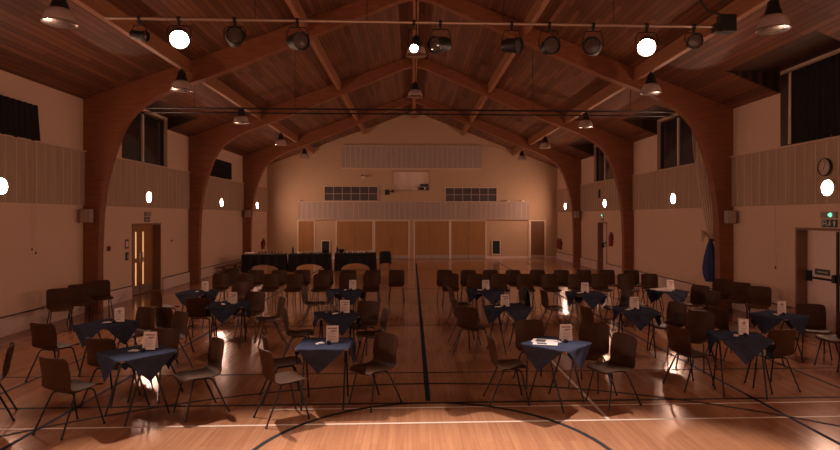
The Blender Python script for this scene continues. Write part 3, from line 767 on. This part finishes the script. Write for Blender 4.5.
CH = [
 (-3.70,6.10,22,'nearest brown chair on the left, its back to us, at the front left table'),
 (-4.83,6.35,239,'brown chair cut off by the left edge of the picture, facing left'),
 (-3.76,7.05,14,'brown chair between the two left tables, half behind the nearest left chair'),
 (-2.50,6.60,230,'brown chair right of the front left table, facing the table sideways'),
 (-3.28,7.15,190,'brown chair behind the front left table, facing the camera behind its card'),
 (-5.10,8.02,15,'brown chair left of the second left table, its back to us'),
 (-4.40,8.92,205,'brown chair behind the second left table, facing the camera'),
 (-3.70,8.5,218,'brown chair with lit back top between the second left table and aisle chairs'),
 (-5.10,11.55,35,'dark chair in front of the slit-window door, left of the blue table there'),
 (-3.95,10.50,-8,'brown chair with its back to us before the table nearest the slit-window door'),
 (-3.90,12.4,195,'brown chair behind the table nearest the slit-window door'),
 (-4.0,9.42,28,'brown chair left of the middle left table, turned to the right'),
 (-2.58,10.15,247,'brown chair right of the middle left table, seat pointing left'),
 (-3.12,10.82,190,'brown chair behind the middle left table, facing the camera'),
 (-1.47,6.42,57,'front chair left of the front centre table, orange lit edge'),
 (-1.64,7.14,72,'second chair left of the front centre table, behind the lit one'),
 (-.47,6.90,225,'brown chair right of the front centre table, seat towards it, beside the aisle'),
 (-1.80,8.92,82,'brown chair left of the second table along the aisle left side'),
 (-.63,8.85,255,'nearer chair right of the second table along the aisle left side'),
 (-.85,9.6,205,'farther chair behind the second table along the aisle left side'),
 (-2.10,12.0,90,'brown chair left of the third table along the aisle left side'),
 (1.20,7.02,88,'brown chair seen from the side, left of the front table with the papers'),
 (1.70,7.78,170,'brown chair behind the front table with the papers, facing us'),
 (2.46,6.92,248,'brown chair right of the front table with the papers, seat towards it'),
 (2.40,7.60,218,'brown chair behind right of the front table with the papers'),
 (1.02,11.85,80,'brown chair left of the farthest table on the right aisle side'),
 (2.14,11.75,265,'chair with a black coat, right of the farthest table on the right aisle side'),
 (1.02,9.42,38,'brown chair before the second right aisle table, back to us'),
 (.98,10.25,80,'brown chair left behind the second right aisle table'),
 (2.88,11.42,85,'brown chair left of the far middle right table, seat pointing right'),
 (4.20,11.45,262,'brown chair right of the far middle right table'),
 (3.08,9.32,80,'brown chair left of the second table in the right block, above white floor glints'),
 (4.36,9.55,250,'brown chair right of the second table in the right block'),
 (4.32,8.55,228,'brown chair standing alone behind the front right table, facing the camera'),
 (3.78,7.62,76,'brown chair with lit seat left of the front right table'),
 (4.84,7.58,-8,'brown chair right of the front right table, its back to us'),
 (5.22,9.25,80,'brown chair left of the table nearest the pale fire door'),
 (6.64,9.28,205,'brown chair behind the table nearest the pale fire door'),
 (6.50,8.55,262,'chair cut by the right edge of the picture, its pale lit seat pointing left'),
 (5.78,11.10,262,'brown chair before the table heaped with papers, seat pointing left'),
 (4.72,11.90,90,'brown chair left of the table heaped with papers'),
 (6.02,11.95,240,'brown chair right behind the table heaped with papers'),
]
for c in CH: chair(*c)
for k,d in enumerate((11.35,12.05,12.85)): chair(-7.12,d,142,('nearest','middle','farthest')[k]+' of three brown chairs against the left wall',GW)
for k,d in enumerate((11.7,12.4,13.12)): chair(7.22,d,220,('nearest','middle','farthest')[k]+' of three brown chairs against the right wall by the arch',GW)
od = ['next to the aisle','second from the aisle','third from the aisle','fourth from the aisle','fifth from the aisle','sixth from the aisle','seventh from the aisle','eighth from the aisle','ninth from the aisle']
for k in range(8): chair(-.42-.652*k+random.uniform(-.02,.02),15.35+random.uniform(-.04,.04),180+random.uniform(-4,4),'brown chair %s in the rear row left of the aisle'%od[k],GR)
for k in range(1,8): chair(-.38-.652*k+random.uniform(-.02,.02),14.3+random.uniform(-.04,.04),180+random.uniform(-4,4),'brown chair %s in the forward row left of the aisle'%od[k-1],GR)
for k in range(9): chair(.89+.645*k+random.uniform(-.02,.02),15.35+random.uniform(-.04,.04),180+random.uniform(-4,4),'brown chair %s in the rear row right of the aisle'%od[k],GR)
for k in range(9): chair(.98+.645*k+random.uniform(-.02,.02),14.3+random.uniform(-.04,.04),180+random.uniform(-4,4),'brown chair %s in the forward row right of the aisle'%od[k],GR)

# ------------------------------------------------------------------ small tables, cloths and what stands on them
TS = .31
tb0 = thing('folding_table','','table',(0,0,0),0,'small square folding tables')
bevel(MB().box(-TS,TS,-TS,TS,.714,.735).build('tabletop',M['ply'],tb0),.004)
for sx in (-1,1):
    for sy in (-1,1):
        MB().tube([(sx*.25,sy*.02,.713),(sx*.25,sy*.05,.64),(sx*.25,sy*.25,0)],.0115,8).build('leg',M['black_metal'],tb0,True)
MB().tube([(-.25,0,.70),(.25,0,.70)],.01).build('cross_bar',M['black_metal'],tb0,True)
def cloth_mesh(seed, side=.87, rot=45, off=(0,0)):
    rnd = random.Random(seed); n=48; vs=[]; fs=[]
    p1,p2,p3 = rnd.uniform(0,6),rnd.uniform(0,6),rnd.uniform(0,6); a0=R(rot+rnd.uniform(-4,4))
    T_=TS+.014
    for j in range(n+1):
        for i in range(n+1):
            u=(i/n-.5)*side; v=(j/n-.5)*side
            x=u*math.cos(a0)-v*math.sin(a0)+off[0]; y=u*math.sin(a0)+v*math.cos(a0)+off[1]
            dx=max(0,abs(x)-T_); dy=max(0,abs(y)-T_); dr=math.hypot(dx,dy) if dx and dy else dx+dy
            X=max(-T_,min(T_,x)); Y=max(-T_,min(T_,y)); Z=.7425
            if dr>0:
                e=min(dr,.02); wv=.022*math.sin(9*(x if dy>dx else y)+p1)*min(1,dr/.15)+.012*math.sin(23*(x+y)+p2)*min(1,dr/.1)
                fl_=.006+.10*dr+max(wv,-.006)
                if dx>0: X+=math.copysign(fl_ if dx>=dy else dx*.5,x)
                if dy>0: Y+=math.copysign(fl_ if dy>dx else dy*.5,y)
                Z-=dr*.985
            else: Z+=.0012*math.sin(14*x+p3)*math.sin(11*y+p1)+.0012
            vs.append((X,Y,Z))
    for j in range(n):
        for i in range(n): a=j*(n+1)+i; fs.append((a,a+1,a+n+2,a+n+1))
    return MB().add(vs,fs).mesh('blue_cloth',M['cloth_blue'],True)
CL = [cloth_mesh(k) for k in range(5)]
def card_mesh():
    m=MB(); w,hh,dp=.074,.205,.045
    for sg in (-1,1):
        s0=len(m.v); m.box(-w,w,-.0007,.0007,0,hh)
        if sg<0:
            m.box(-.058,.058,-.0013,-.0007,hh*.78,hh*.88,1); 
            for k in range(6): m.box(-.055,.03+.004*((k*7)%5),-.0013,-.0007,hh*(.16+.09*k),hh*(.19+.09*k),1)
            m.box(-.02,.055,-.0013,-.0007,hh*.64,hh*.73,1)
        m.xf(Matrix.Translation((0,sg*dp,0)) @ Matrix.Rotation(sg*math.asin(dp/hh)*1.0,4,'X'),s0)
    return m.mesh('menu_card',[M['paper'],M['print']])
CARD = card_mesh()
def tri_mesh():
    m=MB(); w=.066
    for k in range(3):
        s0=len(m.v); m.box(-w,w,-.001,.001,0,.20)
        if k==0:
            for q in range(6): m.box(-.05,.02+.006*(q%4),-.0018,-.001,.03+.024*q,.038+.024*q,1)
            m.lathe([(.001,-.0018),(.022,-.0018),(.022,-.001)],14,c=(0,0,.155),axis='y',mi=1)
        m.xf(Matrix.Rotation(k*2*PI/3,4,'Z') @ Matrix.Translation((0,-w/math.sqrt(3)-.001,0)),s0)
    return m.mesh('menu_card',[M['paper'],M['print']])
TRI = tri_mesh()
tl = MB().lathe([(.001,0),(.022,0),(.026,.01),(.025,.034),(.02,.036),(.019,.02),(.001,.018)],16).mesh('candle_holder',M['black'],True)
slip = MB().prism([(-.06,-.025),(.05,-.03),(.06,.02),(-.045,.03)],'z',0,.006).prism([(-.03,-.02),(.045,-.01),(.03,.025),(-.035,.015)],'z',.006,.013).mesh('paper_slip',M['paper'])
def put(name,me,loc,rz,label,cat,group):
    o=bpy.data.objects.new(name,me); COL.objects.link(o); o.location=loc; o.rotation_euler=(0,0,rz); return tag(o,label,cat,group)
# name used in labels, x, d, table rotation, card offset, card kind, card turn
TB = [
 ('front left table',-3.18,6.50,-40,(.10,.10),0,0),
 ('second left table, behind the front left one',-4.47,8.22,-22,(.13,.12),1,10),
 ('front centre table left of the aisle',-1.07,6.93,0,(.08,.05),0,3),
 ('second table left of the aisle',-1.21,9.03,18,(.12,.08),0,4),
 ('third table left of the aisle',-1.42,11.96,30,(.15,.05),0,0),
 ('table nearest the slit-window door',-4.48,11.70,-10,(.16,.05),1,0),
 ('middle left table',-3.28,10.02,5,(.06,.06),0,0),
 ('front table right of the aisle',1.78,6.93,45,(.16,.14),0,3),
 ('farthest table right of the aisle',1.56,11.96,20,(.02,.06),0,0),
 ('second table right of the aisle',1.66,9.72,30,(-.04,.06),0,0),
 ('far middle right table',3.56,11.50,8,(.0,.06),0,0),
 ('second table in the right block',3.76,9.42,-8,(.0,.08),0,0),
 ('front right table',4.28,7.34,-14,(.10,.10),1,5),
 ('table nearest the pale fire door',5.84,8.95,25,(.08,.06),1,0),
 ('table heaped with papers by the right wall',5.42,11.92,15,(.12,.12),0,0)]
TOPZ=.7472
for k,(nm_,x,d,rot,co,kind,ct) in enumerate(TB):
    X,Y=W(x,d); rz=R(rot); lab_='small folding table under a blue cloth, the '+nm_
    if k==0: tb0.location=(X,Y,0); tb0.rotation_euler=(0,0,rz); tb0['label']=lab_
    else: dup(tb0,(X,Y,0),rz,lab_)
    put('tablecloth',CL[k%5],(X,Y,0),rz+(PI/2)*(k//5),'blue cloth with hanging corners on the '+nm_,'tablecloth','blue tablecloths')
    put('menu_card',TRI if kind else CARD,(X+co[0],Y+co[1],TOPZ),R(ct),'white standing card on the '+nm_,'card','standing cards on the tables')
    put('candle_holder',tl,(X+co[0]-.03,Y+co[1]-.12,TOPZ),0,'small black pot before the card on the '+nm_,'pot','small black pots on the tables')
    put('paper_slip',slip,(X+co[0]-.14,Y+co[1]-.10,TOPZ),R(20*k),'small white slip of paper on the '+nm_,'paper','white paper slips on the tables')
# sheets on the front right-of-aisle table, heap on the right wall table
X,Y=W(1.78,6.93)
sheet=MB().box(-.105,.105,-.148,.148,0,.0012).box(-.075,.075,-.02,.10,.0012,.0017,1).mesh('sheet',[M['paper'],M['print_dark']])
put('paper_sheet',sheet,(X-.14,Y-.02,TOPZ),R(75),'large white sheet with a dark printed block on the front table right of the aisle','paper','sheets on the front table')
put('paper_sheet',sheet,(X-.13,Y+.085,TOPZ+.003),R(68),'farther white printed sheet overlapping the large one on the front table right of the aisle','paper','sheets on the front table')
X,Y=W(5.42,11.92)
for k in range(4):
    put('paper_sheet',MB().box(-.11,.11,-.15,.15,0,.008).mesh('sheet_pile',M['paper']),(X-.10+.07*k*(1 if k%2 else -1)*.6,Y-.08+.03*k,TOPZ+.009*k),R(60+25*k),('lowest','second','third','topmost')[k]+' sheet in the paper heap on the table by the right wall','paper','heaped papers by the right wall')
# tumblers on the second left-aisle table
X,Y=W(-1.21,9.03)
gm=MB().lathe([(.001,0),(.03,0),(.036,.11),(.033,.11),(.028,.012),(.001,.010)],18).mesh('tumbler',M['glassware'],True)
for k,(a,b,l) in enumerate(((-.16,.06,'leftmost glass tumbler on the second table left of the aisle'),(-.06,.10,'middle glass tumbler on the second table left of the aisle'),(.02,-.0,'glass tumbler nearest the card on the second table left of the aisle'))):
    put('tumbler',gm,(X+a-.02,Y+b+.04,TOPZ),0,l,'glass','tumblers on the aisle table')
# black coat over a chair
X,Y=W(2.14,11.75)
ct=MB(); vs=[];fs=[]
for j in range(9):
    for i in range(13):
        u=i/12*2-1; t=j/8*2-1
        if t<0: yy=-.30-.03*abs(t); zz=.83-abs(t)*.50
        else: yy=-.23+.02*t; zz=.83-t*.28
        if abs(t)<.13: yy=-.27; zz=.842
        vs.append((u*(.235+.02*abs(t)),yy+.045*u*u+.008*math.sin(9*u+j),zz-.05*u*u))
for j in range(8):
    for i in range(12): a=j*13+i; fs.append((a,a+1,a+14,a+13))
co_=ct.add(vs,fs).build('coat',M['black_cloth'],smooth=True); m_=co_.modifiers.new('s','SOLIDIFY'); m_.thickness=.012
co_.location=(X,Y,0); co_.rotation_euler=(0,0,-R(265)); tag(co_,'black coat draped over the chair right of the farthest right aisle table','coat')

# ------------------------------------------------------------------ buffet tables at the back left
BT=[(-6.19,23.58,R(-7),'left buffet table under black cloth near the left wall'),(-4.34,23.92,R(-6),'middle buffet table under black cloth'),(-2.44,24.32,R(-4),'right buffet table under black cloth, nearest the aisle')]
bt0=thing('trestle_table','','table',(0,0,0),0,'buffet tables')
MB().box(-.86,.86,-.36,.36,.70,.73).build('tabletop',M['ply'],bt0)
for sx in (-1,1):
    for sy in (-1,1): MB().tube([(sx*.72,sy*.26,.70),(sx*.74,sy*.30,0)],.016,8).build('leg',M['black_metal'],bt0)
def drape():
    m=MB(); n=36; A,B=.875,.375; per=[]
    # perimeter skirt: front with an arched hem, ends to the floor, back plain
    def edge(p,q,hem):
        for i in range(n):
            t=i/n; per.append((p[0]+(q[0]-p[0])*t,p[1]+(q[1]-p[1])*t,hem(t)))
    arch=lambda t: .02+ (.30*math.sqrt(max(0,1-((t-.5)/.36)**2)) if abs(t-.5)<.36 else 0)
    edge((-A,-B),(A,-B),arch); edge((A,-B),(A,B),lambda t:.03); edge((A,B),(-A,B),arch); edge((-A,B),(-A,-B),lambda t:.03)
    N=len(per); vs=[];fs=[]; rows=7
    for j in range(rows):
        for k,(x,y,hm) in enumerate(per):
            t=j/(rows-1); z=.742+(hm-.742)*t; w=.018*math.sin(k*.9)*t
            nx,ny=(x/A if abs(abs(x)-A)<1e-6 else 0),(y/B if abs(abs(y)-B)<1e-6 else 0)
            vs.append((x+nx*(w+.02*t),y+ny*(w+.02*t),z))
    for j in range(rows-1):
        for k in range(N): fs.append((j*N+k,j*N+(k+1)%N,(j+1)*N+(k+1)%N,(j+1)*N+k))
    fs.append(tuple(range(N)))
    return m.add(vs,fs).mesh('black_cloth',M['black_cloth'],False)
DM=drape()
for k,(x,d,rz,l) in enumerate(BT):
    X,Y=W(x,d)
    if k==0: bt0.location=(X,Y,0); bt0.rotation_euler=(0,0,-rz); bt0['label']=l
    else: dup(bt0,(X,Y,0),-rz,l)
    put('tablecloth',DM,(X,Y,0),-rz,'black cloth with arched hem on the %s buffet table'%('left','middle','right')[k],'tablecloth','black buffet cloths')
chair(-1.18,24.3,-8,'chair under a black coat at the right end of the buffet',GT)
c2=co_.copy(); COL.objects.link(c2); c2.location=(*W(-1.18,24.3),0); c2.rotation_euler=(0,0,R(8)); tag(c2,'black coat draped over the chair at the right end of the buffet','coat')
BZT=.748
def on(k,u,v):
    x,d,rz,_=BT[k]; X,Y=W(x,d); c,s_=math.cos(-rz),math.sin(-rz); return (X+u*c-v*s_, Y+u*s_+v*c, BZT)
cup=MB().lathe([(.001,0),(.028,0),(.042,.05),(.045,.085),(.041,.085),(.036,.05),(.001,.012)],14).mesh('cup',M['crockery'],True)
gl=MB().lathe([(.001,0),(.034,0),(.036,.13),(.032,.13),(.03,.012),(.001,.012)],14).mesh('tumbler',M['glassware'],True)
bot=MB().lathe([(.001,0),(.04,0),(.042,.20),(.016,.27),(.015,.32),(.001,.32)],14).mesh('bottle',M['bottle'],True)
bowl=MB().lathe([(.001,0),(.05,0),(.13,.07),(.14,.09),(.125,.09),(.05,.012),(.001,.012)],18).mesh('bowl',M['crockery'],True)
bowlb=MB().lathe([(.001,0),(.06,0),(.13,.10),(.14,.16),(.125,.16),(.05,.012),(.001,.012)],18).mesh('bowl',M['black'],True)
plate=MB().lathe([(.001,0),(.06,0),(.125,.018),(.125,.024),(.06,.008),(.001,.008)],20).mesh('plate',M['crockery'],True)
for r_ in range(2):
    for i in range(8):
        put('tumbler',gl,on(0,-.22+.13*i,-.14+.14*r_),0,'glass tumbler in the close ranks on the left buffet table','glass','tumblers in ranks on the buffet')
put('serving_box',bevel(MB().box(-.2,.2,-.12,.12,0,.07).build('serving_box',M['crockery'],loc=on(0,-.58,-.05)),.01).data,(0,0,0),0,'','box',None)
bpy.data.objects.remove([o for o in bpy.data.objects if o.name.startswith('serving_box') and o.get('label')==''][0])
sb=[o for o in bpy.data.objects if o.name.startswith('serving_box')][0]; tag(sb,'shallow white box at the left end of the buffet','box')
put('bottle',bot,on(1,-.72,.02),0,'dark bottle standing tall at the left of the middle buffet table','bottle','bottles on the buffet')
put('bottle',bot,on(2,-.80,.10),0,'dark bottle at the left end of the right buffet table','bottle','bottles on the buffet')
for i in range(3): put('plate',plate,(on(1,-.42,-.12)[0],on(1,-.42,-.12)[1],BZT+.026*i),0,('lowest','middle','top')[i]+' plate of the short stack on the middle buffet table','plate','plates on the buffet')
put('bowl',bowl,on(1,-.08,.0),0,'pale bowl in the middle of the middle buffet table','bowl','bowls on the buffet')
put('bowl',bowl,on(1,.30,-.08),0,'pale bowl right of centre on the middle buffet table','bowl','bowls on the buffet')
put('bowl',bowlb,on(2,-.62,-.02),0,'deep black bowl near the left of the right buffet table','bowl','bowls on the buffet')
put('bowl',bowlb,on(1,.66,.0),0,'deep black bowl at the right end of the middle buffet table','bowl','bowls on the buffet')
for i in range(7): put('cup',cup,on(2,-.36+.12*i,-.1+.16*(i%2)),0,'white cup in the loose line on the right buffet table','cup','cups on the right buffet table')
for i in range(4): put('cup',cup,on(1,.02+.12*i,.22),0,'white cup behind the bowls on the middle buffet table','cup','cups on the middle buffet table')
put('bowl',bowl,on(2,.62,0),0,'pale bowl at the right end of the right buffet table','bowl','bowls on the buffet')
# low bench along the left wall
bn=thing('gym_bench','low wooden bench along the left wall behind the rows','bench',(-7.55,24.3,0))
bevel(MB().box(-.14,.14,-1.8,1.8,.27,.32).build('seat_plank',M['wood_mid'],bn),.006)
MB().box(-.03,.03,-1.7,1.7,.10,.16).build('rail',M['wood_mid'],bn)
for y in (-1.5,0,1.5): MB().box(-.13,.13,y-.03,y+.03,0,.10).box(-.05,.05,y-.03,y+.03,.16,.27).build('support',M['wood_mid'],bn)

# ------------------------------------------------------------------ world, camera, view
w=bpy.data.worlds.new('night'); bpy.context.scene.world=w; w.use_nodes=True
w.node_tree.nodes['Background'].inputs['Color'].default_value=(.004,.005,.008,1); w.node_tree.nodes['Background'].inputs['Strength'].default_value=1
cd=bpy.data.cameras.new('camera'); cam=bpy.data.objects.new('camera',cd); COL.objects.link(cam)
cam.location=(0,0,2.3); cam.rotation_euler=(PI/2,0,-R(2.4)); cd.sensor_width=36; cd.lens=560*36/840
cd.shift_x=-15.5/840; cd.shift_y=-8/840; cd.clip_end=200
sc=bpy.context.scene; sc.camera=cam
sc.view_settings.view_transform='Standard'; sc.view_settings.look='None'; sc.view_settings.gamma=1
sc.view_settings.exposure=0; sc.view_settings.use_curve_mapping=False
